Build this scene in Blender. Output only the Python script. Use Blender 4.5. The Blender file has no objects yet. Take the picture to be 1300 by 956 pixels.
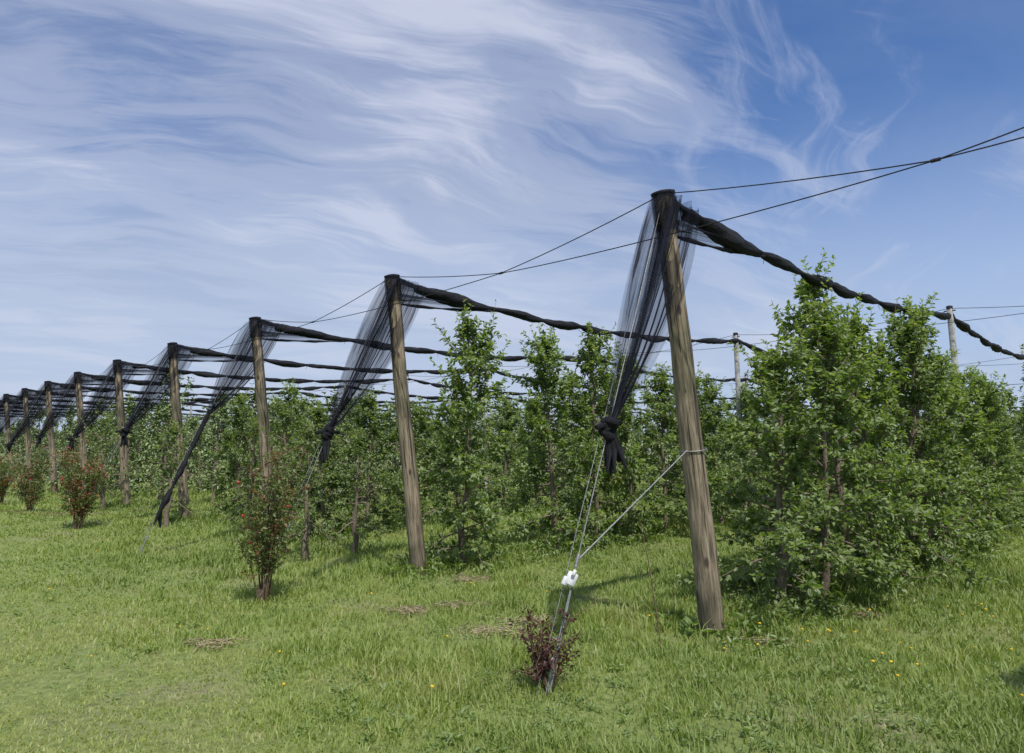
import bpy, math, random
import numpy as np
from mathutils import Vector
random.seed(7); np.random.seed(7)
scene=bpy.context.scene
A=np.array
def unit(v):
    v=np.asarray(v,float); return v/max(1e-9,np.linalg.norm(v))
# ------------------------------------------------------------------ layout
R=unit([.717,.697,0]); L=unit([-.697,.717,0]); UP=A([0,0,1.])
P1=A([1.853,6.578,0.]); SP=4.45
def lay(s,r,z=0): return P1+L*s+R*r+UP*z
def gh(x,y):
    return .03*np.sin(x*.55+1)+.03*np.sin(y*.43+.5)+.015*np.sin(x*1.3+y*1.1)-.03
# ------------------------------------------------------------------ value noise
_lat=np.random.rand(256,256)
def vnoise(x,y):
    xi=np.floor(x).astype(int); yi=np.floor(y).astype(int)
    fx=x-xi; fy=y-yi; fx=fx*fx*(3-2*fx); fy=fy*fy*(3-2*fy)
    a=_lat[xi%256,yi%256]; b=_lat[(xi+1)%256,yi%256]; c=_lat[xi%256,(yi+1)%256]; d=_lat[(xi+1)%256,(yi+1)%256]
    return (a*(1-fx)+b*fx)*(1-fy)+(c*(1-fx)+d*fx)*fy
# ------------------------------------------------------------------ node helpers
def mat(name):
    m=bpy.data.materials.new(name); m.use_nodes=True
    nt=m.node_tree; nt.nodes.clear()
    return m,nt
def N(nt,t,**k):
    n=nt.nodes.new(t)
    for a,b in k.items():
        if a in n.inputs.keys(): n.inputs[a].default_value=b
        else: setattr(n,a,b)
    return n
def ln(nt,a,b): nt.links.new(a,b)
def ramp(nt,fac,stops,interp='LINEAR'):
    n=nt.nodes.new('ShaderNodeValToRGB'); cr=n.color_ramp; cr.interpolation=interp
    while len(cr.elements)<len(stops): cr.elements.new(.5)
    for e,(p,c) in zip(cr.elements,stops):
        e.position=p; e.color=(*c,1) if len(c)==3 else c
    if fac is not None: ln(nt,fac,n.inputs[0])
    return n
def g3(v): return (v,v,v)
def mixc(nt,fac,a,b,bt='MIX'):
    n=nt.nodes.new('ShaderNodeMix'); n.data_type='RGBA'; n.blend_type=bt
    for s,v in ((0,fac),(6,a),(7,b)):
        if hasattr(v,'links'): ln(nt,v,n.inputs[s])
        else: n.inputs[s].default_value=v if s==0 else (*v,1)
    return n.outputs[2]
def math_(nt,op,a,b=None,c=None,clamp=False):
    n=nt.nodes.new('ShaderNodeMath'); n.operation=op; n.use_clamp=clamp
    for i,v in enumerate((a,b,c)):
        if v is None: continue
        if hasattr(v,'links'): ln(nt,v,n.inputs[i])
        else: n.inputs[i].default_value=v
    return n.outputs[0]

def leaf_mat(name,stops,back,trans=.28,rough=.42,bigscale=.8):
    m,nt=mat(name)
    at=N(nt,'ShaderNodeAttribute',attribute_name='rnd')
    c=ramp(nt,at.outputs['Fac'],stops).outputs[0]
    oi=N(nt,'ShaderNodeObjectInfo')
    v=math_(nt,'MULTIPLY_ADD',oi.outputs['Random'],.35,.84)
    hs=N(nt,'ShaderNodeHueSaturation'); ln(nt,c,hs.inputs['Color']); ln(nt,v,hs.inputs['Value'])
    geo=N(nt,'ShaderNodeNewGeometry')
    bf=math_(nt,'MULTIPLY',geo.outputs['Backfacing'],.6)
    col=mixc(nt,bf,hs.outputs[0],back)
    p=N(nt,'ShaderNodeBsdfPrincipled',Roughness=rough)
    p.inputs['Specular IOR Level'].default_value=.45
    ln(nt,col,p.inputs['Base Color'])
    o=N(nt,'ShaderNodeOutputMaterial')
    if trans<=0:
        ln(nt,p.outputs[0],o.inputs[0]); return m
    t=N(nt,'ShaderNodeBsdfTranslucent')
    tc=mixc(nt,1.,col,(1.7,1.8,.7),'MULTIPLY'); ln(nt,tc,t.inputs[0])
    mx=N(nt,'ShaderNodeMixShader'); mx.inputs[0].default_value=trans
    ln(nt,p.outputs[0],mx.inputs[1]); ln(nt,t.outputs[0],mx.inputs[2])
    ln(nt,mx.outputs[0],o.inputs[0])
    return m
LS=[(0,(.065,.110,.028)),(.35,(.140,.210,.050)),(.7,(.220,.300,.074)),(1,(.36,.42,.13))]
M_leaf=leaf_mat('apple_leaf',LS,(.23,.29,.15),trans=.36,rough=.45)
M_leaf2=leaf_mat('apple_leaf_far',LS,(.24,.30,.16),trans=0,rough=.5)
M_rose=leaf_mat('rose_leaf',[(0,(.075,.13,.035)),(.5,(.16,.23,.06)),(.70,(.20,.15,.055)),(1,(.28,.06,.045))],(.13,.14,.06))
M_redrose=leaf_mat('dark_rose_leaf',[(0,(.06,.08,.03)),(.3,(.09,.04,.035)),(1,(.16,.04,.045))],(.08,.05,.04))
M_grass=leaf_mat('grass_blade',[(0,(.085,.135,.028)),(.35,(.185,.255,.052)),(.7,(.29,.355,.080)),(.93,(.40,.43,.14)),(1,(.52,.45,.27))],(.22,.28,.08),trans=.3,rough=.55)
M_straw=leaf_mat('dry_grass',[(0,(.42,.34,.22)),(1,(.62,.54,.38))],(.5,.42,.28),trans=0,rough=.85)
M_weed=leaf_mat('weed_leaf',[(0,(.09,.15,.035)),(1,(.19,.27,.065))],(.18,.24,.10))
M_dist=leaf_mat('distant_leaf',[(0,(.07,.11,.06)),(1,(.13,.18,.09))],(.10,.14,.08),trans=0,rough=.8)

def simple(name,col,rough=.6,metal=0.,noise=None,bump=0):
    m,nt=mat(name)
    p=N(nt,'ShaderNodeBsdfPrincipled',Roughness=rough,Metallic=metal)
    tc=N(nt,'ShaderNodeTexCoord')
    nz=N(nt,'ShaderNodeTexNoise',Scale=noise or 20.,Detail=4.); ln(nt,tc.outputs['Object'],nz.inputs[0])
    c=ramp(nt,nz.outputs[0],[(.3,tuple(x*.6 for x in col)),(.7,tuple(min(1,x*1.3) for x in col))])
    ln(nt,c.outputs[0],p.inputs['Base Color'])
    if bump:
        b=N(nt,'ShaderNodeBump',Strength=bump,Distance=.01); ln(nt,nz.outputs[0],b.inputs['Height']); ln(nt,b.outputs[0],p.inputs['Normal'])
    o=N(nt,'ShaderNodeOutputMaterial'); ln(nt,p.outputs[0],o.inputs[0])
    return m
M_bark=simple('bark',(.17,.135,.10),.85,noise=40,bump=.8)
M_twig=simple('cane',(.14,.09,.055),.7,noise=30)
M_wire=simple('steel_wire',(.05,.05,.055),.45,.7,noise=60)
M_galv=simple('galvanised_cable',(.30,.30,.30),.5,.5,noise=60)
M_conc=simple('concrete',(.42,.41,.39),.85,noise=12,bump=.4)
M_white=simple('white_plastic',(.7,.71,.73),.4,noise=5)
M_yel=simple('yellow_petal',(.75,.5,.02),.6,noise=5)
M_red=simple('red_petal',(.45,.02,.03),.5,noise=9)

def wood():
    m,nt=mat('weathered_wood')
    tc=N(nt,'ShaderNodeTexCoord')
    mp=N(nt,'ShaderNodeMapping'); mp.inputs['Scale'].default_value=(1,1,.06); ln(nt,tc.outputs['Object'],mp.inputs[0])
    n1=N(nt,'ShaderNodeTexNoise',Scale=45.,Detail=8.,Roughness=.68); ln(nt,mp.outputs[0],n1.inputs[0])
    n2=N(nt,'ShaderNodeTexNoise',Scale=2.6,Detail=5.); ln(nt,tc.outputs['Object'],n2.inputs[0])
    c=ramp(nt,n1.outputs[0],[(.32,(.055,.043,.032)),(.45,(.19,.155,.115)),(.58,(.34,.285,.215)),(.75,(.50,.44,.36))]).outputs[0]
    c2=ramp(nt,n2.outputs[0],[(.32,(.52,.56,.49)),(.62,(1.1,1.05,1.0))]).outputs[0]
    c=mixc(nt,1.,c,c2,'MULTIPLY')
    mp2=N(nt,'ShaderNodeMapping'); mp2.inputs['Scale'].default_value=(1,1,.45); ln(nt,tc.outputs['Object'],mp2.inputs[0])
    vo=N(nt,'ShaderNodeTexVoronoi',Scale=5.5); ln(nt,mp2.outputs[0],vo.inputs['Vector'])
    k=ramp(nt,vo.outputs['Distance'],[(.08,g3(1)),(.17,g3(0))]).outputs[0]
    c=mixc(nt,math_(nt,'MULTIPLY',k,.85),c,(.035,.022,.014))
    n3=N(nt,'ShaderNodeTexNoise',Scale=26.,Detail=2.); 
    mp3=N(nt,'ShaderNodeMapping'); mp3.inputs['Scale'].default_value=(1,1,.025); ln(nt,tc.outputs['Object'],mp3.inputs[0]); ln(nt,mp3.outputs[0],n3.inputs[0])
    ck=ramp(nt,n3.outputs[0],[(.385,g3(1)),(.415,g3(0))]).outputs[0]
    c=mixc(nt,math_(nt,'MULTIPLY',ck,.85),c,(.022,.016,.012))
    # damp, soil-stained foot of the post
    sp=N(nt,'ShaderNodeSeparateXYZ'); ln(nt,tc.outputs['Object'],sp.inputs[0])
    ft=math_(nt,'ADD',sp.outputs[2],math_(nt,'MULTIPLY',n2.outputs[0],.6))
    fr_=ramp(nt,ft,[(.50,g3(.55)),(.95,g3(0))]).outputs[0]
    c=mixc(nt,fr_,c,(.06,.05,.033))
    p=N(nt,'ShaderNodeBsdfPrincipled',Roughness=.85); ln(nt,c,p.inputs['Base Color'])
    b=N(nt,'ShaderNodeBump',Strength=.9,Distance=.012); ln(nt,math_(nt,'SUBTRACT',n1.outputs[0],ck),b.inputs['Height']); ln(nt,b.outputs[0],p.inputs['Normal'])
    o=N(nt,'ShaderNodeOutputMaterial'); ln(nt,p.outputs[0],o.inputs[0])
    return m
M_wood=wood()

def netmats():
    m,nt=mat('net_bundle')
    tc=N(nt,'ShaderNodeTexCoord')
    uv=tc.outputs['UV']
    mp=N(nt,'ShaderNodeMapping'); mp.inputs['Scale'].default_value=(1.2,9,1); ln(nt,uv,mp.inputs[0])
    nz=N(nt,'ShaderNodeTexNoise',Scale=3.,Detail=5.,Distortion=.6); ln(nt,mp.outputs[0],nz.inputs[0])
    c=ramp(nt,nz.outputs[0],[(.35,(.003,.003,.004)),(.7,(.026,.028,.038))]).outputs[0]
    p=N(nt,'ShaderNodeBsdfPrincipled',Roughness=.7); ln(nt,c,p.inputs['Base Color']); p.inputs['Specular IOR Level'].default_value=.25
    b=N(nt,'ShaderNodeBump',Strength=1.,Distance=.02); ln(nt,nz.outputs[0],b.inputs['Height']); ln(nt,b.outputs[0],p.inputs['Normal'])
    o=N(nt,'ShaderNodeOutputMaterial'); ln(nt,p.outputs[0],o.inputs[0])
    m2,nt=mat('net_veil')
    tc=N(nt,'ShaderNodeTexCoord')
    mp=N(nt,'ShaderNodeMapping'); mp.inputs['Scale'].default_value=(.5,15,1); ln(nt,tc.outputs['UV'],mp.inputs[0])
    nz=N(nt,'ShaderNodeTexNoise',Scale=1.6,Detail=4.,Roughness=.7,Distortion=.3); ln(nt,mp.outputs[0],nz.inputs[0])
    a=ramp(nt,nz.outputs[0],[(.42,g3(.28)),(.56,g3(.42)),(.64,g3(.92))]).outputs[0]
    p=N(nt,'ShaderNodeBsdfDiffuse'); p.inputs['Color'].default_value=(.018,.020,.030,1)
    tr=N(nt,'ShaderNodeBsdfTransparent'); mx=N(nt,'ShaderNodeMixShader'); ln(nt,a,mx.inputs[0]); ln(nt,tr.outputs[0],mx.inputs[1]); ln(nt,p.outputs[0],mx.inputs[2])
    o=N(nt,'ShaderNodeOutputMaterial'); ln(nt,mx.outputs[0],o.inputs[0])
    return m,m2
M_bundle,M_veil=netmats()

def ground_mat():
    m,nt=mat('meadow_ground')
    tc=N(nt,'ShaderNodeTexCoord'); P=tc.outputs['Object']
    n1=N(nt,'ShaderNodeTexNoise',Scale=.7,Detail=6.,Roughness=.6); ln(nt,P,n1.inputs[0])
    n2=N(nt,'ShaderNodeTexNoise',Scale=14.,Detail=8.,Roughness=.75); ln(nt,P,n2.inputs[0])
    c=ramp(nt,n2.outputs[0],[(.3,(.09,.12,.032)),(.5,(.18,.23,.058)),(.68,(.30,.33,.11))]).outputs[0]
    s=ramp(nt,n2.outputs[0],[(.3,(.14,.12,.07)),(.7,(.36,.31,.20))]).outputs[0]
    f=ramp(nt,n1.outputs[0],[(.52,g3(0)),(.66,g3(.6))]).outputs[0]
    c=mixc(nt,f,c,s)
    p=N(nt,'ShaderNodeBsdfPrincipled',Roughness=.9); ln(nt,c,p.inputs['Base Color'])
    b=N(nt,'ShaderNodeBump',Strength=.8,Distance=.04); ln(nt,n2.outputs[0],b.inputs['Height']); ln(nt,b.outputs[0],p.inputs['Normal'])
    o=N(nt,'ShaderNodeOutputMaterial'); ln(nt,p.outputs[0],o.inputs[0])
    return m
M_ground=ground_mat()

# ------------------------------------------------------------------ mesh builder
class MB:
    def __init__(s): s.v=[]; s.n=0; s.f=[]; s.fm=[]; s.fr=[]; s.uv=[]
    def add(s,verts,faces,mi=0,rnd=None,uv=None):
        verts=np.asarray(verts,float).reshape(-1,3); faces=np.asarray(faces,int)
        s.v.append(verts); s.f.append(faces+s.n); s.n+=len(verts)
        s.fm.append(np.full(len(faces),mi)); s.fr.append(np.full(len(faces),.5) if rnd is None else rnd)
        s.uv.append(np.zeros((len(verts),2)) if uv is None else uv)
    def tube(s,pts,rad,sides=8,mi=0,caps=True,lob=None,twist=0,phase=0):
        pts=np.asarray(pts,float); n=len(pts); rad=np.broadcast_to(np.asarray(rad,float),(n,))
        t=np.gradient(pts,axis=0); t/=np.maximum(1e-9,np.linalg.norm(t,axis=1))[:,None]
        ref=A([0,0,1.]) if abs(t[0][2])<.85 else A([1.,0,0])
        a=np.cross(t,ref); a/=np.maximum(1e-9,np.linalg.norm(a,axis=1))[:,None]
        b=np.cross(t,a)
        th=np.linspace(0,2*np.pi,sides,endpoint=False)[None,:]
        dist=np.concatenate([[0],np.cumsum(np.linalg.norm(np.diff(pts,axis=0),axis=1))])
        rr=rad[:,None]*np.ones_like(th)
        if lob: 
            tw=(dist*twist+phase)[:,None]
            rr=rr*(1+lob*np.sin(2*(th+tw))+lob*.6*np.sin(5*(th+tw*1.3)+1))
        V=pts[:,None,:]+rr[...,None]*(np.cos(th)[...,None]*a[:,None,:]+np.sin(th)[...,None]*b[:,None,:])
        i=np.arange(n-1)[:,None]*sides; j=np.arange(sides)[None,:]; j2=(j+1)%sides
        F=np.stack([i+j,i+j2,i+sides+j2,i+sides+j],-1).reshape(-1,4)
        uv=np.stack([np.repeat(dist,sides),np.tile(np.abs(np.linspace(-1,1,sides)),n)],-1)
        s.add(V,F,mi,uv=uv)
        if caps:
            for ring,c in ((0,pts[0]),(n-1,pts[-1])):
                vs=np.vstack([V[ring],c]); k=len(vs)-1
                idx=[[q,(q+1)%sides,k,k] for q in range(sides)]
                s.add(vs,idx,mi)
    def grid(s,G,mi=0,uv=None):
        n,m=G.shape[:2]
        i=np.arange(n-1)[:,None]*m; j=np.arange(m-1)[None,:]
        F=np.stack([i+j,i+j+1,i+m+j+1,i+m+j],-1).reshape(-1,4)
        s.add(G.reshape(-1,3),F,mi,uv=None if uv is None else uv.reshape(-1,2))
    def leaves(s,p,d,nrm,l,w,rnd,mi=0,fold=.25,droop=.2):
        p=np.asarray(p); n=len(p)
        d=d/np.maximum(1e-9,np.linalg.norm(d,axis=1))[:,None]
        sd=np.cross(d,nrm); sd/=np.maximum(1e-6,np.linalg.norm(sd,axis=1))[:,None]
        nn=np.cross(sd,d); l=l[:,None]; w=w[:,None]
        b=p; tip=p+d*l-nn*l*droop
        L1=p+d*l*.28+sd*w*.46+nn*w*fold; R1=p+d*l*.28-sd*w*.46+nn*w*fold
        L2=p+d*l*.68+sd*w*.38+nn*(w*fold*.7-l*droop*.35); R2=p+d*l*.68-sd*w*.38+nn*(w*fold*.7-l*droop*.35)
        V=np.stack([b,L1,L2,tip,R2,R1],1).reshape(-1,3)
        o=np.arange(n)[:,None]*6
        F=np.concatenate([o+A([[0,3,2,1]]),o+A([[0,5,4,3]])],1).reshape(-1,4)
        s.add(V,F,mi,rnd=np.repeat(rnd,2))
    def mesh(s,name,mats,smooth=False):
        V=np.concatenate(s.v); F=np.concatenate(s.f)
        me=bpy.data.meshes.new(name)
        tri=F[:,2]==F[:,3]
        cnt=np.where(tri,3,4); tot=cnt.sum()
        me.vertices.add(len(V)); me.vertices.foreach_set('co',V.astype(np.float32).ravel())
        mask=np.ones(F.shape,bool); mask[tri,3]=False
        loops=F[mask]
        me.loops.add(tot); me.loops.foreach_set('vertex_index',loops.astype(np.int32))
        me.polygons.add(len(F)); st=np.concatenate([[0],np.cumsum(cnt)[:-1]])
        me.polygons.foreach_set('loop_start',st.astype(np.int32))
        try: me.polygons.foreach_set('loop_total',cnt.astype(np.int32))
        except Exception: pass
        me.polygons.foreach_set('material_index',np.concatenate(s.fm).astype(np.int32))
        if smooth: me.polygons.foreach_set('use_smooth',np.ones(len(F),bool))
        me.update(calc_edges=True)
        at=me.attributes.new('rnd','FLOAT','FACE'); at.data.foreach_set('value',np.concatenate(s.fr).astype(np.float32))
        uv=me.uv_layers.new(name='UVMap'); U=np.concatenate(s.uv)[loops]; uv.data.foreach_set('uv',U.astype(np.float32).ravel())
        for m in mats: me.materials.append(m)
        return me
def obj(name,me,loc=(0,0,0),rot=(0,0,0),sc=(1,1,1),parent=None):
    o=bpy.data.objects.new(name,me); o.location=loc; o.rotation_euler=rot; o.scale=sc
    scene.collection.objects.link(o)
    if parent: o.parent=parent
    return o

# ------------------------------------------------------------------ ground
def build_ground():
    def axis(lo,hi,dense_lo,dense_hi,st):
        a=list(np.arange(dense_lo,dense_hi,st)); x=dense_hi; s_=st
        while x<hi: a.append(x); s_*=1.25; x+=s_
        a.append(hi); x=dense_lo; s_=st; pre=[]
        while x>lo: s_*=1.25; x-=s_; pre.append(max(x,lo))
        return A(sorted(set(pre+a)))
    xs=axis(-900,900,-25,25,.5); ys=axis(-300,1500,-5,40,.5)
    X,Y=np.meshgrid(xs,ys,indexing='ij')
    fade=np.clip(1-(np.hypot(X,Y)-60)/60,0,1)
    Z=gh(X,Y)*fade
    mb=MB(); mb.grid(np.stack([X,Y,Z],-1)); me=mb.mesh('ground',[M_ground],True)
    if me.polygons[0].normal.z<0: me.flip_normals()
    obj('ground',me)
build_ground()

# ------------------------------------------------------------------ grass
def hmap(x,y):
    r=(x-P1[0])*R[0]+(y-P1[1])*R[1]; s_=(x-P1[0])*L[0]+(y-P1[1])*L[1]
    mown=1/(1+np.exp(-(r+3.4+1.3*(vnoise(x*.8,y*.8)-.5))*2.5))
    sm=(s_+SP/2)%SP-SP/2
    inrow=np.exp(-(sm/.6)**2)*(r>-.5)
    n=vnoise(x*1.3+7,y*1.3+3)*.5+vnoise(x*4.1,y*4.1)*.5
    h=.020+.013*n+mown*(.010+.12*n**1.9)+inrow*.10*n
    return h,mown,inrow,n
def build_grass():
    Nn=540000
    u=np.random.rand(Nn); r0,r1=3.0,38.
    e=.58; d=(r0**e+u*(r1**e-r0**e))**(1/e)
    th=np.radians(np.random.uniform(-46,46,Nn)); x=d*np.sin(th); y=d*np.cos(th)
    h,mown,inrow,n=hmap(x,y)
    n2=vnoise(x*.9+31,y*.9+11)*.5+vnoise(x*3+5,y*3)*.5
    keep=np.random.rand(Nn)<np.clip(.35+2.4*(1-n2-.25),.15,1)
    x,y,d,h,mown,inrow,n,n2=[q[keep] for q in (x,y,d,h,mown,inrow,n,n2)]
    k=len(x); h=h*np.random.uniform(.45,1.5,k)
    tall=np.random.rand(k)<.016*mown; h=np.where(tall,h*2.0+.03,h)
    w=.0022*(1+d/6.)*np.random.uniform(.6,1.5,k)*np.where(tall,.6,1)
    a=np.random.uniform(0,2*np.pi,k); lean=np.random.uniform(.1,1.1,k)*h
    ld=np.stack([np.cos(a),np.sin(a)],-1); fa=a+np.random.normal(np.pi/2,.5,k); sd=np.stack([np.cos(fa),np.sin(fa)],-1)
    z=gh(x,y)-.01
    def P(t,side,curve):
        return np.stack([x+ld[:,0]*lean*curve+sd[:,0]*w*side,y+ld[:,1]*lean*curve+sd[:,1]*w*side,z+h*t],-1)
    V=np.stack([P(0,-1,0),P(0,1,0),P(.6,.8,.35),P(.6,-.8,.35),P(.95,0,1.)],1).reshape(-1,3)
    o=np.arange(k)[:,None]*5
    F=np.concatenate([o+A([[0,1,2,3]]),o+A([[3,2,4,4]])],1).reshape(-1,4)
    patch=vnoise(x*.45+3,y*.45+9)*.40+vnoise(x*1.7,y*1.7)*.35+vnoise(x*5.3,y*5.3)*.25
    r_=(x-P1[0])*R[0]+(y-P1[1])*R[1]
    track=np.exp(-((r_+4.7+.15*np.sin(y*.4))/.28)**2)+np.exp(-((r_+6.3+.15*np.sin(y*.4))/.28)**2)
    rnd=np.clip(-.28+1.15*patch+.30*np.random.rand(k)+.20*(1-mown)-.18*inrow+.28*track,0,.93)
    rnd=np.where(np.random.rand(k)<.04+.30*np.clip((patch-.62)*5,0,1)+.25*track,1,rnd)
    mb=MB(); mb.add(V,F,0,rnd=np.repeat(rnd,2))
    obj('meadow_grass',mb.mesh('meadow_grass',[M_grass]))
build_grass()

def build_weeds():
    mb=MB(); n=4200; c=0
    P=[];D=[];l=[];rn=[]
    while c<n:
        d=random.uniform(3.2,22); th=math.radians(random.uniform(-45,45)); x=d*math.sin(th); y=d*math.cos(th)
        h,mo,ir,nz=hmap(A([x]),A([y]))
        if random.random()>(.04+.5*mo[0]+.7*ir[0])*vnoise(A([x*.9]),A([y*.9]))[0]*1.6: continue
        c+=1; z=float(gh(x,y)); k=random.randint(5,11); sc=random.uniform(.018,.045)*(1+1.8*ir[0])
        for i in range(k):
            a=random.uniform(0,6.28); el=random.uniform(.1,1.2); rr=random.uniform(0,.035)
            P.append((x+rr*math.cos(a),y+rr*math.sin(a),z+random.uniform(0,.04+.12*ir[0]))); D.append((math.cos(a)*math.cos(el),math.sin(a)*math.cos(el),math.sin(el)))
            l.append(sc*random.uniform(.7,1.2)); rn.append(random.random())
    P=A(P);D=A(D);l=A(l)
    mb.leaves(P,D,np.tile(UP,(len(P),1))+np.random.normal(0,.2,(len(P),3)),l,l*.5,A(rn),0,droop=.35)
    obj('meadow_weeds',mb.mesh('meadow_weeds',[M_weed]))
    mb=MB()
    for i in range(80):
        d=random.uniform(4.5,15); th=math.radians(random.uniform(-38,42)); x=d*math.sin(th); y=d*math.cos(th)
        if i<46: 
            q=lay(random.uniform(-2.5,.8),random.uniform(-.8,3)); x,y=q[0],q[1]
        z=float(gh(x,y)); h=random.uniform(.06,.14); r=random.uniform(.009,.015)
        mb.tube([(x,y,z),(x+.01,y,z+h)],.002,4,1)
        mb.tube([(x+.01,y,z+h-.004),(x+.01,y,z+h),(x+.01,y,z+h+.008)],[r*.35,r,r*.75],9,0)
    obj('dandelions',mb.mesh('dandelions',[M_yel,M_weed]))
    rg=np.random.RandomState(5)
    for (x0,y0,rr) in [(-1.07,7.48,.20),(-.6,7.65,.12),(-.07,6.6,.16),(-2.66,6.33,.09),(.3,6.95,.12),(-11.2,17.2,.5),(-12.4,17.6,.5),(2.3,6.3,.10),(3.5,7.3,.12),(-.4,9.2,.18)]:
        mb=MB()
        for sub in range(7):
            cx,cy=rg.normal(0,rr*.8,2)*A([1.4,.6]); r2=rr*rg.uniform(.2,.5); n=int(350*r2)+10
            rad=r2*rg.rand(n)**.5; a=rg.uniform(0,6.28,n)
            x=cx+rad*np.cos(a)*1.5+rg.normal(0,.06,n); y=cy+rad*np.sin(a)*.8+rg.normal(0,.06,n)
            z=gh(x0+x,y0+y)+rg.rand(n)*.02+.035
            b=rg.uniform(0,6.28,n); l=rg.uniform(.03,.11,n)
            D=np.stack([np.cos(b),np.sin(b),rg.normal(.05,.15,n)],-1)
            mb.leaves(np.stack([x,y,z],-1),D,np.tile(UP,(n,1))+rg.normal(0,.3,(n,3)),l,l*.05+.002,rg.rand(n))
        obj('dry_grass_clump',mb.mesh('dry_grass_clump',[M_straw]),(x0,y0,0))
build_weeds()

# ------------------------------------------------------------------ apple trees
def make_tree(seed,H,W,zlow=.28,dens=1.,lf=.082,topw=.5,mats=None,name='apple_tree'):
    rg=np.random.RandomState(seed); mb=MB()
    P=[];D=[];l=[];rn=[]
    nz=14; zz=np.linspace(0,H*.93,nz)
    wob=np.cumsum(rg.normal(0,.022,(nz,2)),0); wob[0]=0
    tp=np.column_stack([wob,zz-.0]); tp[0,2]=-.08
    mb.tube(tp,np.linspace(.05,.008,nz),8,1,lob=.06,twist=2)
    def trunk(z): return A([np.interp(z,zz,tp[:,0]),np.interp(z,zz,tp[:,1]),z])
    def shoot(p,d,ln_,nl,bright):
        n=5; pts=[A(p)]; d=unit(d)
        for i in range(n-1):
            d=unit(d+rg.normal(0,.10,3)+A([0,0,.05])); pts.append(pts[-1]+d*ln_/(n-1))
        pts=A(pts)
        if dens>.5: mb.tube(pts,np.linspace(.0045,.0018,n),3,1,caps=False)
        t=rg.uniform(.05,1.,nl); idx=t*(n-1); i0=np.minimum(idx.astype(int),n-2); fr=(idx-i0)[:,None]
        pp=pts[i0]*(1-fr)+pts[i0+1]*fr; dd=pts[i0+1]-pts[i0]; dd/=np.linalg.norm(dd,axis=1)[:,None]
        out=rg.normal(0,1,(nl,3)); out-=dd*np.sum(out*dd,1)[:,None]; out/=np.linalg.norm(out,axis=1)[:,None]
        ld=dd*(.25+.7*t[:,None])+out*.85+A([0,0,-.12])
        P.append(pp+out*.008); D.append(ld); l.append(lf*rg.uniform(.6,1.2,nl)*(1.1-.4*t))
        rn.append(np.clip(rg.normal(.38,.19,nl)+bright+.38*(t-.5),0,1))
    nb=int(47*H/3.4*dens**.5); az=rg.uniform(0,6.28)
    for i in range(nb):
        f=(i+rg.rand())/nb; z=zlow+(H*.93-zlow)*f**1.0; az+=2.4+rg.normal(0,.45)
        prof=(W*(1-f)+W*topw*f)*(1.08 if f>.06 else .95); 
        if f>.8: prof*=1-.6*(f-.8)/.2
        ln_=prof*rg.uniform(.5,1.25)*(1.35 if rg.rand()<.14 else 1)
        el=rg.uniform(-.05,.55)+.45*f; n=7
        if f<.22: el-=.35
        d=A([math.cos(az)*math.cos(el),math.sin(az)*math.cos(el),math.sin(el)]); pts=[trunk(z)]
        for q in range(n-1):
            d=unit(d+rg.normal(0,.13,3)+A([0,0,-.06 if f<.4 else .08])); pts.append(pts[-1]+d*ln_/(n-1))
        pts=A(pts); pts[:,2]=np.maximum(pts[:,2],.14)
        mb.tube(pts,np.linspace(.017*(1-.5*f),.004,n),5,1,caps=False)
        ns=int(max(5,ln_/.058)*dens**.5)
        for q in range(ns):
            t=rg.uniform(.12,1)**.8; idx=t*(n-1); i0=min(int(idx),n-2); fr=idx-i0
            p=pts[i0]*(1-fr)+pts[i0+1]*fr; bd=unit(pts[i0+1]-pts[i0])
            sd=unit(bd*.5+rg.normal(0,.55,3)+A([0,0,.48 if f>.15 else .1]))
            sl=rg.uniform(.09,.27)*(1.75 if rg.rand()<.16 else 1)
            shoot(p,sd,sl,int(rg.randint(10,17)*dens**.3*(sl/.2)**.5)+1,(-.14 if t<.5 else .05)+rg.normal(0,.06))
        shoot(pts[-1],d+A([0,0,.5]),rg.uniform(.18,.5),int(17*dens**.5),.12)
    for q in range(9):
        z=H*rg.uniform(.78,.93); a=rg.uniform(0,6.28)
        shoot(trunk(z),A([math.cos(a)*.36,math.sin(a)*.36,1.]),rg.uniform(.25,.6)*H/3.4,int(22*dens**.5),.14)
    shoot(trunk(H*.93),A([rg.normal(0,.1),rg.normal(0,.1),1]),H*.13,int(26*dens**.5),.17)
    P=np.concatenate(P);D=np.concatenate(D);l=np.concatenate(l);rn=np.concatenate(rn)
    P[:,2]=np.maximum(P[:,2],.08)
    nn=np.tile(UP,(len(P),1))*1.0+rg.normal(0,.45,(len(P),3))
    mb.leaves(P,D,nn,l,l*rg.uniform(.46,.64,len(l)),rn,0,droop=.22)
    return mb.mesh(name,mats or [M_leaf,M_bark])
SPEC=[(11,3.4,.82,.42),(12,3.6,.74,.45),(13,3.3,.88,.5),(14,3.5,.78,.4),(15,3.2,.86,.45),(16,3.7,.78,.45)]
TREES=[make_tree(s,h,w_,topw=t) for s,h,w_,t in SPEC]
FAR=[make_tree(s,h,w_,topw=t,dens=.26,lf=.13,mats=[M_leaf2,M_bark]) for s,h,w_,t in SPEC]
def place(k,r,mi,sc=1.,zs=1.,rot=None,off=0):
    q=lay(k*SP+off,r); far=math.hypot(q[0],q[1])>19 
    me=(FAR if far else TREES)[mi%len(TREES)]
    obj('apple_tree',me,(q[0],q[1],float(gh(q[0],q[1]))),(random.gauss(0,.03),random.gauss(0,.03),random.uniform(0,6.28) if rot is None else rot),(sc,sc,sc*zs))
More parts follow.
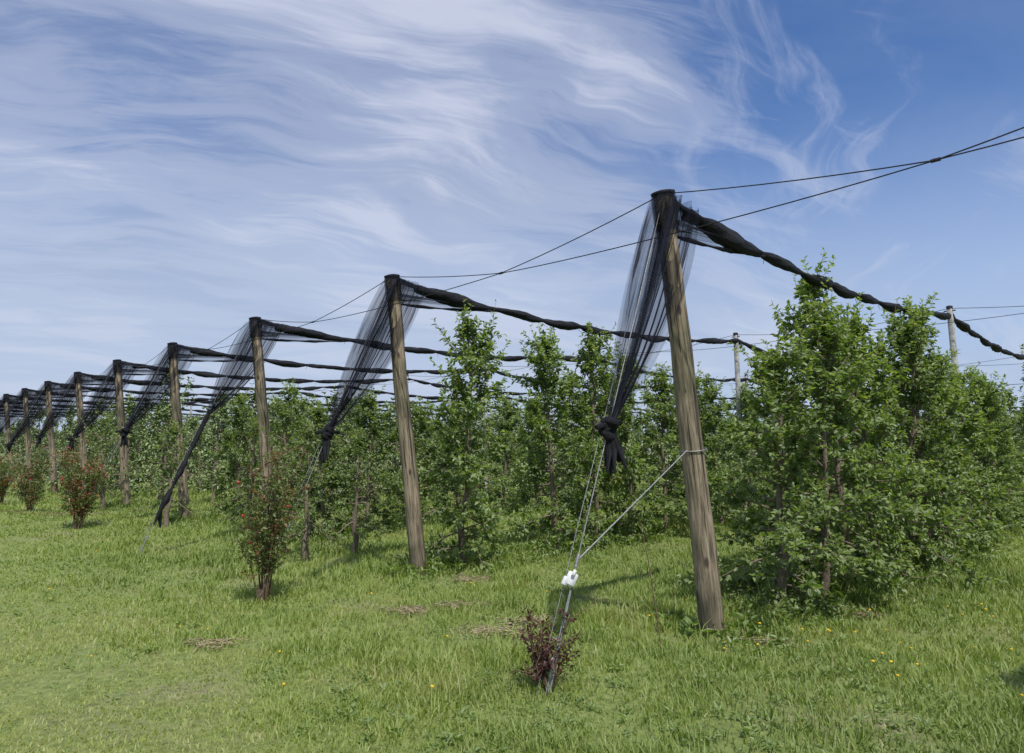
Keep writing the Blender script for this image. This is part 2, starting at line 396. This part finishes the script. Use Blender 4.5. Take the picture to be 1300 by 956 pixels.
for k in range(-1,14):
    if k==0: lst=[(1.35,2,1.0,.84),(2.35,0,1.02,.94),(3.15,5,1.06,1.01),(4.35,4,1.15,.98),(5.4,1,1.12,.93),(6.6,3,1.13,1.01),(7.8,4,1.05,.92),(9.0,2,1.05,.90)]; r=10.1
    elif k==1: lst=[(.8,1,1.05,.97),(2.75,3,1.08,.95),(3.8,2,1.1,1.03),(4.8,4,1.08,1.),(5.9,0,1.,.93),(7.1,4,1.05,.95),(8.2,0,1.,.92),(9.4,2,1.,.92)]; r=10.5
    else: lst=[]; r=random.uniform(.7,1.3) if k>0 else 3.6
    for (rr,mi,sc,zs) in lst: place(k,rr,mi,sc,zs)
    while r<31:
        place(k,r,random.randint(0,5),random.uniform(.85,1.12),random.uniform(.76,1.04),off=random.gauss(0,.09))
        r+=random.uniform(1.0,1.5)*(1 if r<14 else 1.5)
YT=make_tree(31,1.8,.48,zlow=.35,dens=.55,lf=.06)
for x,y,s_ in [(-3.15,10.9,1.1),(-4.6,13.7,1.35),(-5.4,14.4,1.2),(-7.3,14.9,1.15),(-2.6,11.6,1.05),(-10.6,18.2,1.3)]:
    obj('young_apple_tree',YT,(x,y,float(gh(x,y))),(0,0,random.uniform(0,6)),(s_,s_,s_))

# ------------------------------------------------------------------ roses
def make_rose(seed,H,W,mats,canes=12,lf=.042,red=.5,flowers=0,name='rose_bush',leafn=26):
    rg=np.random.RandomState(seed); mb=MB(); P=[];D=[];l=[];rn=[]
    for c in range(canes):
        a=rg.uniform(0,6.28); sp=rg.uniform(.1,1)*W; hh=H*rg.uniform(.5,1.)
        n=8; t=np.linspace(0,1,n)
        pts=np.stack([math.cos(a)*(.04+sp*t**1.3),math.sin(a)*(.04+sp*t**1.3),hh*t],-1)+np.cumsum(rg.normal(0,.012,(n,3)),0); pts[0,2]=-.04
        mb.tube(pts,np.linspace(.008,.003,n),5,1)
        for q in range(rg.randint(6,12)):
            tt=rg.uniform(.18,1); i0=min(int(tt*(n-1)),n-2); p=pts[i0]+(pts[i0+1]-pts[i0])*(tt*(n-1)-i0)
            d=unit(A([rg.normal(0,1),rg.normal(0,1),.9])); sl=rg.uniform(.12,.34)*H**.5
            e=p+d*sl; mb.tube([p,(p+e)/2+rg.normal(0,.01,3),e],[.003,.0025,.0015],4,1,caps=False)
            m=leafn; u=rg.rand(m)[:,None]; o=rg.normal(0,1,(m,3)); o/=np.linalg.norm(o,axis=1)[:,None]
            P.append(p+(e-p)*u+o*.035*rg.rand(m)[:,None]); D.append(o+d*.5); l.append(lf*rg.uniform(.6,1.2,m))
            rn.append(np.clip(rg.normal(.3 if rg.rand()>red else .85,.12,m)+.2*(u[:,0]-.5),0,1))
            if flowers and rg.rand()<flowers:
                mb.tube([e,e+A([0,0,.01]),e+A([0,0,.022]),e+A([0,0,.03])],[.006,.018,.02,.008],9,2,lob=.15,twist=8)
    P=np.concatenate(P);D=np.concatenate(D);l=np.concatenate(l);rn=np.concatenate(rn)
    mb.leaves(P,D,np.tile(UP,(len(P),1))+rg.normal(0,.5,(len(P),3)),l,l*.6,rn,0)
    return mb.mesh(name,mats)
RM=[M_rose,M_twig,M_red]
def anch(k): return lay(k*SP,-2.27)
def prose(x,y,me,s=1.): obj('rose_bush',me,(x,y,float(gh(x,y))),(0,0,0),(s,s,s))
q=anch(1); prose(q[0]+.03,q[1]+.02,make_rose(3,1.95,.34,RM,17,.048,.22,.03,leafn=17))
q=anch(3); prose(q[0]+.1,q[1],make_rose(5,1.75,.55,RM,18,.055,.45,.14,leafn=20))
q=anch(4); prose(q[0],q[1],make_rose(6,1.6,.5,RM,16,.055,.3,.08,leafn=20))
q=anch(5); prose(q[0],q[1],make_rose(8,1.6,.5,RM,16,.055,.3,.05,leafn=20))
q=anch(6); prose(q[0],q[1],make_rose(9,1.6,.5,RM,14,.055,.3,.05,leafn=20))
q=anch(0); obj('dark_rose_bush',make_rose(4,.46,.16,[M_redrose,M_twig,M_red],9,.038,.7,0,'dark_rose_bush',9),(q[0]+.02,q[1]+.12,float(gh(q[0],q[1]))))

mb=MB(); pts=A([(1.24,5.98,-.03),(1.20,5.98,.35),(1.15,6.0,.75),(1.08,6.0,1.12)]); mb.tube(pts,[.006,.005,.004,.002],6,0)
for i in range(9):
    t=.25+.08*i; p=A([np.interp(t*1.12,pts[:,2],pts[:,0]),5.99,t*1.12]); d=unit([random.gauss(0,1),random.gauss(0,1),1.2]); mb.tube([p,p+d*random.uniform(.04,.12)],[.002,.001],3,0)
obj('dry_weed_stem',mb.mesh('dry_weed_stem',[M_twig]))

# ------------------------------------------------------------------ posts, nets, cables
LEAN=.60; HT=4.02
def top(k): return lay(k*SP,-LEAN,HT)
def sagline(a,b,sag,n=14):
    t=np.linspace(0,1,n)[:,None]; p=a*(1-t)+b*t; p[:,2]-=(sag*4*t*(1-t))[:,0]; return p
KMAX=14
for k in range(-1,KMAX):
    rg=np.random.RandomState(100+k)
    lean=LEAN; b=lay(k*SP,0,-.25); T=top(k)
    d=T-b; Ln=np.linalg.norm(d)
    mb=MB(); n=22; zs=np.linspace(0,Ln,n)
    pts=np.column_stack([np.cumsum(rg.normal(0,.004,n)),np.cumsum(rg.normal(0,.004,n)),zs])
    pts[:,:2]-=np.outer(zs/Ln,pts[-1,:2])
    rad=np.linspace(.112,.088,n)*(1+rg.normal(0,.010,n))*rg.uniform(.96,1.04)
    pts=np.vstack([pts,pts[-1]+[0,0,.006]]); rad=np.append(rad,rad[-1]*.9)
    mb.tube(pts,rad,20,0,lob=.012,twist=.3,phase=rg.rand()*6)
    me=mb.mesh('wooden_post',[M_wood],True)
    o=obj('wooden_post',me,tuple(b)); o.rotation_mode='QUATERNION'; o.rotation_quaternion=Vector(d).to_track_quat('Z','Y')
    # ---- net
    mb=MB(); An=anch(k); An=A([An[0],An[1],0.])
    zk=(1.85 if k!=2 else 2.25)+(0 if k in(0,1,2) else rg.uniform(-.15,.15))
    t=(T[2]-zk)/T[2]; K=T+(An-T)*t
    for si,(ang,amp,cenR) in enumerate([(0,.05,.22),(.75,.05,.12),(-.5,.07,.20)]):
        side=R*math.cos(ang)+L*math.sin(ang)
        nu,nv=26,40
        U,Vv=np.meshgrid(np.linspace(0,1,nu),np.linspace(-1,1,nv),indexing='ij')
        cen=(T+R*cenR)[None,None,:]*(1-U[...,None])+K*U[...,None]
        top_half=.33 if abs(ang)<.3 else .22
        wid=top_half*(1-U)**.9+.12*np.sin(np.pi*U**.8)+.035
        ph=rg.uniform(0,6)
        side2=np.cross(side,UP)
        pl=amp*np.sin(Vv*9+ph+U*1.5)*(1-.75*U)+.02*np.sin(Vv*23+ph)*(1-U)
        zed=-.06*np.abs(Vv)**2*(1-U)**3
        G=cen+(Vv*wid)[...,None]*side+(pl)[...,None]*side2
        G[...,2]+=zed
        G[...,2]-=.14*np.sin(np.pi*U)
        mb.grid(G,1,np.stack([U*2.4,Vv*.6+si*3.3+k*1.7],-1))
    for q in range(6):
        off=rg.uniform(-.12,.55); lo=rg.uniform(-.12,.12)
        a=T+R*off+L*lo+UP*rg.uniform(-.10,-.01); c=K+rg.normal(0,.015,3)
        p=sagline(a,c,rg.uniform(.04,.16),16); u=np.linspace(0,1,16)[:,None]; p+=(R*((off-.2)*.35)*np.sin(np.pi*u))
        mb.tube(p,np.linspace(.003,.012,16)*rg.uniform(.5,1.3),5,0,caps=False)
    ax=unit(d)
    for q in range(2):
        mb.tube([T-ax*.34,T-ax*.18,T-ax*.06,T+ax*.02],[.10+.012*q,.105+.01*q,.108+.01*q,.10+.01*q],14,1,caps=False,lob=.03)
    mb.tube([T+ax*.008,T+ax*.03,T+ax*.045],[.108,.112,.06],14,0,lob=.04)
    mb.tube(sagline(T+UP*.03,T+R*.52+UP*-.07,.02,8),[.025,.028,.03,.03,.035,.04,.04,.04],9,0,lob=.2,twist=9)
    mb.tube(sagline(T-ax*.30-R*.14,T-ax*.26+R*.42,.02,8),.007,6,0)
    dn=unit(An-T)
    if k!=2:
        for q in range(5):
            nrm=unit(dn+rg.normal(0,.5,3)); a1=unit(np.cross(nrm,UP+rg.normal(0,.1,3))); a2=np.cross(nrm,a1)
            th=np.linspace(0,2*np.pi,15); rr=rg.uniform(.035,.06)
            p=K+dn*rg.uniform(-.06,.05)+rr*(np.cos(th)[:,None]*a1*1.2+np.sin(th)[:,None]*a2)
            mb.tube(p,.026+.008*np.sin(th*2+q),9,0,lob=.15,twist=20)
        s1=unit(R+rg.normal(0,.1,3))
        for sg in (-1,1):
            mb.tube([K,K+s1*sg*.10+UP*.02,K+s1*sg*.17+UP*.01],[.03,.028,.018],8,0,lob=.2,twist=10)
        for q in range(7):
            e=K+rg.normal(0,.045,3)*A([1,1,0])+UP*-rg.uniform(.22,.38)+dn*.03
            mb.tube([K,(K+e)/2+rg.normal(0,.012,3),e],[.03,.028,.01],7,0,lob=.25,twist=9)
    else:
        K2=T+(An-T)*((T[2]-.62)/T[2]); n=40; p=sagline(K,K2,.03,n); dd=np.linspace(0,1,n)
        mb.tube(p,.026+.016*np.abs(np.sin(dd*9))+.008*np.sin(dd*23),9,0,lob=.2,twist=6)
        for q in range(6):
            e=K2+rg.normal(0,.035,3)*A([1,1,0])+UP*-rg.uniform(.12,.28); mb.tube([K2-dn*.05,(K2+e)/2,e],[.03,.03,.008],7,0,lob=.25,twist=9)
    nodes=[T+R*.42+UP*-.06,lay(k*SP,9.2,4.20),lay(k*SP,18.4,4.2),lay(k*SP,27.6,4.2),lay(k*SP,36.8,4.2)]
    for si in range(4):
        a,c=nodes[si],nodes[si+1]; ln_=np.linalg.norm(c-a); n=int(ln_/(.05 if si==0 else .12))
        p=sagline(a,c,.24 if si==0 else .26,n); dist=np.linspace(0,ln_,n)
        per=rg.uniform(1.05,1.3); w_=dist/per+.35*np.sin(dist*.7+rg.rand()*6)
        pr=np.abs(np.sin(np.pi*w_))**.7
        rad=.022+.047*pr*(1+.3*np.sin(dist*2.1+k))
        if si==0: rad+=.022*np.exp(-(dist/1.2)**2)
        p+=np.outer(.012*np.sin(dist*5+k),L)+np.outer(.010*np.sin(dist*4),UP)
        p[:,2]-=.5*rad
        mb.tube(p,rad,14,0,lob=.16,twist=2.2,phase=rg.rand()*6)
        tp_=np.where(pr[1:-1]<np.minimum(pr[:-2],pr[2:]))[0]
        if si<2:
            for i in tp_:
                q=p[i+1]; mb.tube([q,q+A([rg.normal(0,.03),0,-.06]),q+A([rg.normal(0,.05),0,-.12])],[.006,.004,.002],4,0)
    U,W_=np.meshgrid(np.linspace(0,1,16),np.linspace(-1,1,16),indexing='ij')
    for q in range(2):
        c0=T-ax*(.02+.20*q); e0=nodes[0]+(nodes[1]-nodes[0])*(.14)-UP*.15+ax*0
        G=c0*(1-U[...,None])+e0*U[...,None]+L*(W_*(.13*(1-U)+.02)+.02*np.sin(U*9)*(1-U))[...,None]+UP*(-.08*W_**2*(1-U)+.02*np.sin(W_*14+U*3+q)*(1-U))[...,None]
        mb.grid(G,1,np.stack([U,W_*.8+k+5*q],-1))
    lowp=T-ax*.36+R*.05; j=nodes[0]+(nodes[1]-nodes[0])*.17+UP*-.17
    lo=sagline(lowp,j,.03,18); hi=sagline(T+R*.1+UP*-.03,j,.0,18)
    mb.tube(lo,.010+.012*np.abs(np.sin(np.linspace(0,8,18))),8,0,lob=.2,twist=5)
    tt=np.linspace(0,1,8)[None,:,None]; G=hi[:,None,:]*(1-tt)+lo[:,None,:]*tt; G=G+L*(.03*np.sin(np.linspace(0,8,8))[None,:,None])*np.linspace(1,0,18)[:,None,None]
    uu_,vv_=np.meshgrid(np.linspace(0,1,18),np.linspace(0,.6,8),indexing='ij'); mb.grid(G,1,np.stack([uu_,vv_+k],-1))
    obj('hail_net',mb.mesh('hail_net',[M_bundle,M_veil],True))
    # ---- anchor cable
    mb=MB()
    mb.tube(sagline(T,An,.0,8),.0045,6,0)
    A2=An+A([-.06,.02,0]); mb.tube([T+(An-T)*.30+A([-.05,0,0]),A2],.003,5,0)
    J=T+(An-T)*((T[2]-.86)/T[2]); PP=lay(k*SP,-LEAN*1.66/HT,1.66)
    if k in(0,-1,6):
        e=PP-R*.10
        mb.tube([e,J],.0065,6,0); mb.tube([J,An+A([.03,.03,0])],.0065,6,0)
        th=np.linspace(0,2*np.pi,21); s1=np.cross(ax,L); mb.tube(PP+.117*(np.cos(th)[:,None]*L+np.sin(th)[:,None]*s1),.006,6,0)
    mb.tube([J-dn*.05,J+dn*.05],.012,8,0); mb.tube([J+dn*.09,J+dn*.13],.011,8,0)
    mb.tube([An+A([0,0,-.1]),An-dn*.20],.009,8,0)
    th=np.linspace(0,2*np.pi,15); mb.tube(An-dn*.23+.03*(np.cos(th)[:,None]*dn+np.sin(th)[:,None]*R),.005,6,0)
    co=obj('anchor_cable',mb.mesh('anchor_cable',[M_galv],True))
    if k==0:
        mb=MB(); c=J+dn*.13+A([-.015,-.02,0])
        def box(c,hx,hy,hz,rot=0):
            X=unit([math.cos(rot),math.sin(rot),.1]); Z=unit(-dn+X*.25); X=unit(X-Z*np.dot(X,Z)); Y=np.cross(Z,X)
            m=.85; V=[]
            for sz,zf in ((-1,m),(-.8,1),(.8,1),(1,m)):
                for a,b_ in ((-1,-1),(1,-1),(1,1),(-1,1)): V.append(c+X*a*hx*zf+Y*b_*hy*zf+Z*sz*hz)
            F=[[0,3,2,1],[12,13,14,15]]+[[i*4+j,i*4+(j+1)%4,(i+1)*4+(j+1)%4,(i+1)*4+j] for i in range(3) for j in range(4)]
            mb.add(V,F)
        box(c,.038,.008,.048,.1); box(c+A([-.045,-.012,-.012]),.022,.006,.032,.35); box(c+A([.02,-.014,.045]),.012,.008,.022)
        obj('white_tag',mb.mesh('white_tag',[M_white]),parent=co)
    for r in (9.2,18.4,27.6,36.8):
        mb=MB(); zs=[-.2,0,4.2,4.30,4.32]; hw=[.055,.055,.046,.046,.034]
        V=[]
        for z_,h_ in zip(zs,hw):
            for a,b_ in ((-1,-.7),(-.7,-1),(.7,-1),(1,-.7),(1,.7),(.7,1),(-.7,1),(-1,.7)): V.append(R*a*h_+L*b_*h_+UP*z_)
        F=[[i*8+j,i*8+(j+1)%8,(i+1)*8+(j+1)%8,(i+1)*8+j] for i in range(4) for j in range(8)]+[[32,33,34,35],[32,35,36,39],[36,37,38,39]]
        mb.add(V,F,0); mb.tube([UP*4.27-L*.1,UP*4.27+L*.1],.012,6,1)
        mb.tube([UP*4.30,UP*4.36,UP*4.37],[.055,.058,.03],10,1)
        q=lay(k*SP,r); obj('concrete_post',mb.mesh('concrete_post',[M_conc,M_bundle]),tuple(q))
def crosswire(tops,zs=.34):
    mb=MB(); mids=[]
    for a,b in zip(tops[:-1],tops[1:]):
        m=(a+b)/2-UP*zs; mids.append(m)
        mb.tube(sagline(a+UP*.02,m,.025,8),.0055,5,0); mb.tube(sagline(m,b+UP*.02,.025,8),.0055,5,0)
        mb.tube([m-L*.03,m+L*.03],.014,7,0)
    for a,b in zip(mids[:-1],mids[1:]): mb.tube(sagline(a,b,.10,14)-R*.14*np.sin(np.linspace(0,np.pi,14))[:,None],.0055,5,0)
    a=tops[0]; mb.tube(sagline(mids[0]+UP*.0,a+UP*-.25,.03,8),.0055,5,0)
    obj('overhead_wire',mb.mesh('overhead_wire',[M_wire]))
crosswire([top(k) for k in range(-1,KMAX)])
for r in (9.2,18.4,27.6): crosswire([lay(k*SP,r,4.3) for k in range(-1,KMAX)],.18)

# ------------------------------------------------------------------ distant trees
def distant():
    mb=MB(); n=42000
    th=np.radians(np.random.uniform(-62,62,n)); base=170+40*vnoise(np.degrees(th)*.15+9,th*0+3)
    d=base+np.random.normal(0,5,n)
    hh=3.2+5.0*vnoise(np.degrees(th)*.5+20,th*0)*vnoise(np.degrees(th)*2.2+3,th*0+2)+1.2*vnoise(np.degrees(th)*7,th*0)
    z=hh*np.random.rand(n)**.6
    P=np.stack([d*np.sin(th),d*np.cos(th),z],-1)
    D=np.random.normal(0,1,(n,3)); l=np.random.uniform(.6,1.3,n)
    mb.leaves(P,D,np.tile(UP,(n,1))+np.random.normal(0,.6,(n,3)),l,l*.7,np.random.rand(n))
    obj('distant_trees',mb.mesh('distant_trees',[M_dist]))
distant()

# ------------------------------------------------------------------ sky + sun
ELEV=math.radians(58); sv=A([.33,-.944])
w=bpy.data.worlds.new('World'); scene.world=w; w.use_nodes=True; nt=w.node_tree; nt.nodes.clear()
sky=N(nt,'ShaderNodeTexSky',sky_type='NISHITA'); sky.sun_disc=False; sky.sun_elevation=ELEV; sky.sun_rotation=math.atan2(sv[0],sv[1]); sky.air_density=1.0; sky.dust_density=.6; sky.ozone_density=2.0
tc=N(nt,'ShaderNodeTexCoord'); sep=N(nt,'ShaderNodeSeparateXYZ'); ln(nt,tc.outputs['Generated'],sep.inputs[0])
zc=math_(nt,'MAXIMUM',sep.outputs[2],0.0); zd=math_(nt,'ADD',zc,.22)
uu=math_(nt,'DIVIDE',sep.outputs[0],zd); vv=math_(nt,'DIVIDE',sep.outputs[1],zd)
cb=N(nt,'ShaderNodeCombineXYZ'); ln(nt,uu,cb.inputs[0]); ln(nt,vv,cb.inputs[1])
wn=N(nt,'ShaderNodeTexNoise',Scale=1.1,Detail=3.,Roughness=.55); ln(nt,cb.outputs[0],wn.inputs[0])
wv=N(nt,'ShaderNodeVectorMath',operation='MULTIPLY_ADD'); ln(nt,wn.outputs['Color'],wv.inputs[0]); wv.inputs[1].default_value=(.60,.60,0); ln(nt,cb.outputs[0],wv.inputs[2])
def noise(scale,rot,sx,sy,loc,detail=8,rough=.6,dist=.0):
    m1=N(nt,'ShaderNodeMapping'); m1.inputs['Rotation'].default_value=(0,0,math.radians(-rot)); ln(nt,wv.outputs[0],m1.inputs[0])
    mp=N(nt,'ShaderNodeMapping'); mp.inputs['Scale'].default_value=(sx,sy,1); mp.inputs['Location'].default_value=loc
    ln(nt,m1.outputs[0],mp.inputs[0])
    nz=N(nt,'ShaderNodeTexNoise',Scale=scale,Detail=float(detail),Roughness=rough,Distortion=dist); ln(nt,mp.outputs[0],nz.inputs[0]); return nz.outputs[0]
nA=noise(.85,40,.8,1.1,(3.1,1.7,0),3,.5)
nB=noise(1.7,36,.50,1.5,(0.4,5.2,0),7,.56,.3)
nC=noise(4.4,22,.36,2.0,(7.7,2.2,0),8,.64,.6)
nD=noise(1.1,30,.9,1.3,(5.5,8.1,0),6,.6,.3)
nE=noise(3.0,75,.40,1.9,(2.5,4.4,0),8,.62,.5)
def dotdir(v):
    n=N(nt,'ShaderNodeVectorMath',operation='DOT_PRODUCT'); ln(nt,tc.outputs['Generated'],n.inputs[0]); n.inputs[1].default_value=tuple(unit(v)); return n.outputs['Value']
hole=ramp(nt,dotdir([.54,.70,.48]),[(.87,g3(0)),(.985,g3(1))],'EASE').outputs[0]
bank=ramp(nt,dotdir([-.28,.88,.36]),[(.80,g3(0)),(1,g3(1))],'EASE').outputs[0]
det=math_(nt,'MULTIPLY',nB,.55); det=math_(nt,'MULTIPLY_ADD',nC,.28,det); det=math_(nt,'MULTIPLY_ADD',nA,.35,det)
det=math_(nt,'MULTIPLY_ADD',hole,-.07,det); det=math_(nt,'MULTIPLY_ADD',bank,.020,det)
streak=ramp(nt,det,[(.51,g3(0)),(.59,g3(.38)),(.70,g3(1))],'EASE').outputs[0]
wisp=math_(nt,'MULTIPLY',ramp(nt,nE,[(.52,g3(0)),(.74,g3(.62))],'EASE').outputs[0],hole)
veil=math_(nt,'MULTIPLY_ADD',nD,1.1,.12); veil=math_(nt,'MULTIPLY_ADD',hole,-.60,veil,clamp=True)
skc=mixc(nt,1.,sky.outputs[0],(.50,.74,1.06),'MULTIPLY')
fin=mixc(nt,veil,skc,(2.05,2.65,4.15))
fin=mixc(nt,math_(nt,'MULTIPLY',streak,.88),fin,(4.7,5.05,6.2))
fin=mixc(nt,wisp,fin,(3.9,4.4,5.8))
hz=ramp(nt,zc,[(0,g3(1)),(.14,g3(.78)),(.46,g3(0))],'EASE').outputs[0]
fin=mixc(nt,math_(nt,'MULTIPLY',hz,.80),fin,(4.1,4.8,6.1))
bg=N(nt,'ShaderNodeBackground',Strength=.13); ln(nt,fin,bg.inputs[0])
o=N(nt,'ShaderNodeOutputWorld'); ln(nt,bg.outputs[0],o.inputs[0])
sd=bpy.data.lights.new('sun','SUN'); sd.energy=4.3; sd.angle=math.radians(.7); sd.color=(1,.96,.88)
so=bpy.data.objects.new('sun',sd); scene.collection.objects.link(so)
sv3=Vector((sv[0]*math.cos(ELEV),sv[1]*math.cos(ELEV),math.sin(ELEV))); so.rotation_mode='QUATERNION'; so.rotation_quaternion=sv3.to_track_quat('Z','Y'); so.location=(0,0,30)

# ------------------------------------------------------------------ camera
cd=bpy.data.cameras.new('camera'); cd.sensor_width=36; cd.lens=36*870/1300; cd.shift_y=-44.5/1300; cd.clip_end=4000; cd.clip_start=.05
co=bpy.data.objects.new('camera',cd); scene.collection.objects.link(co); co.location=(0,0,1.7); co.rotation_euler=(math.radians(90+8.63),0,0)
scene.camera=co
scene.view_settings.view_transform='Standard'; scene.view_settings.look='None'; scene.view_settings.exposure=0
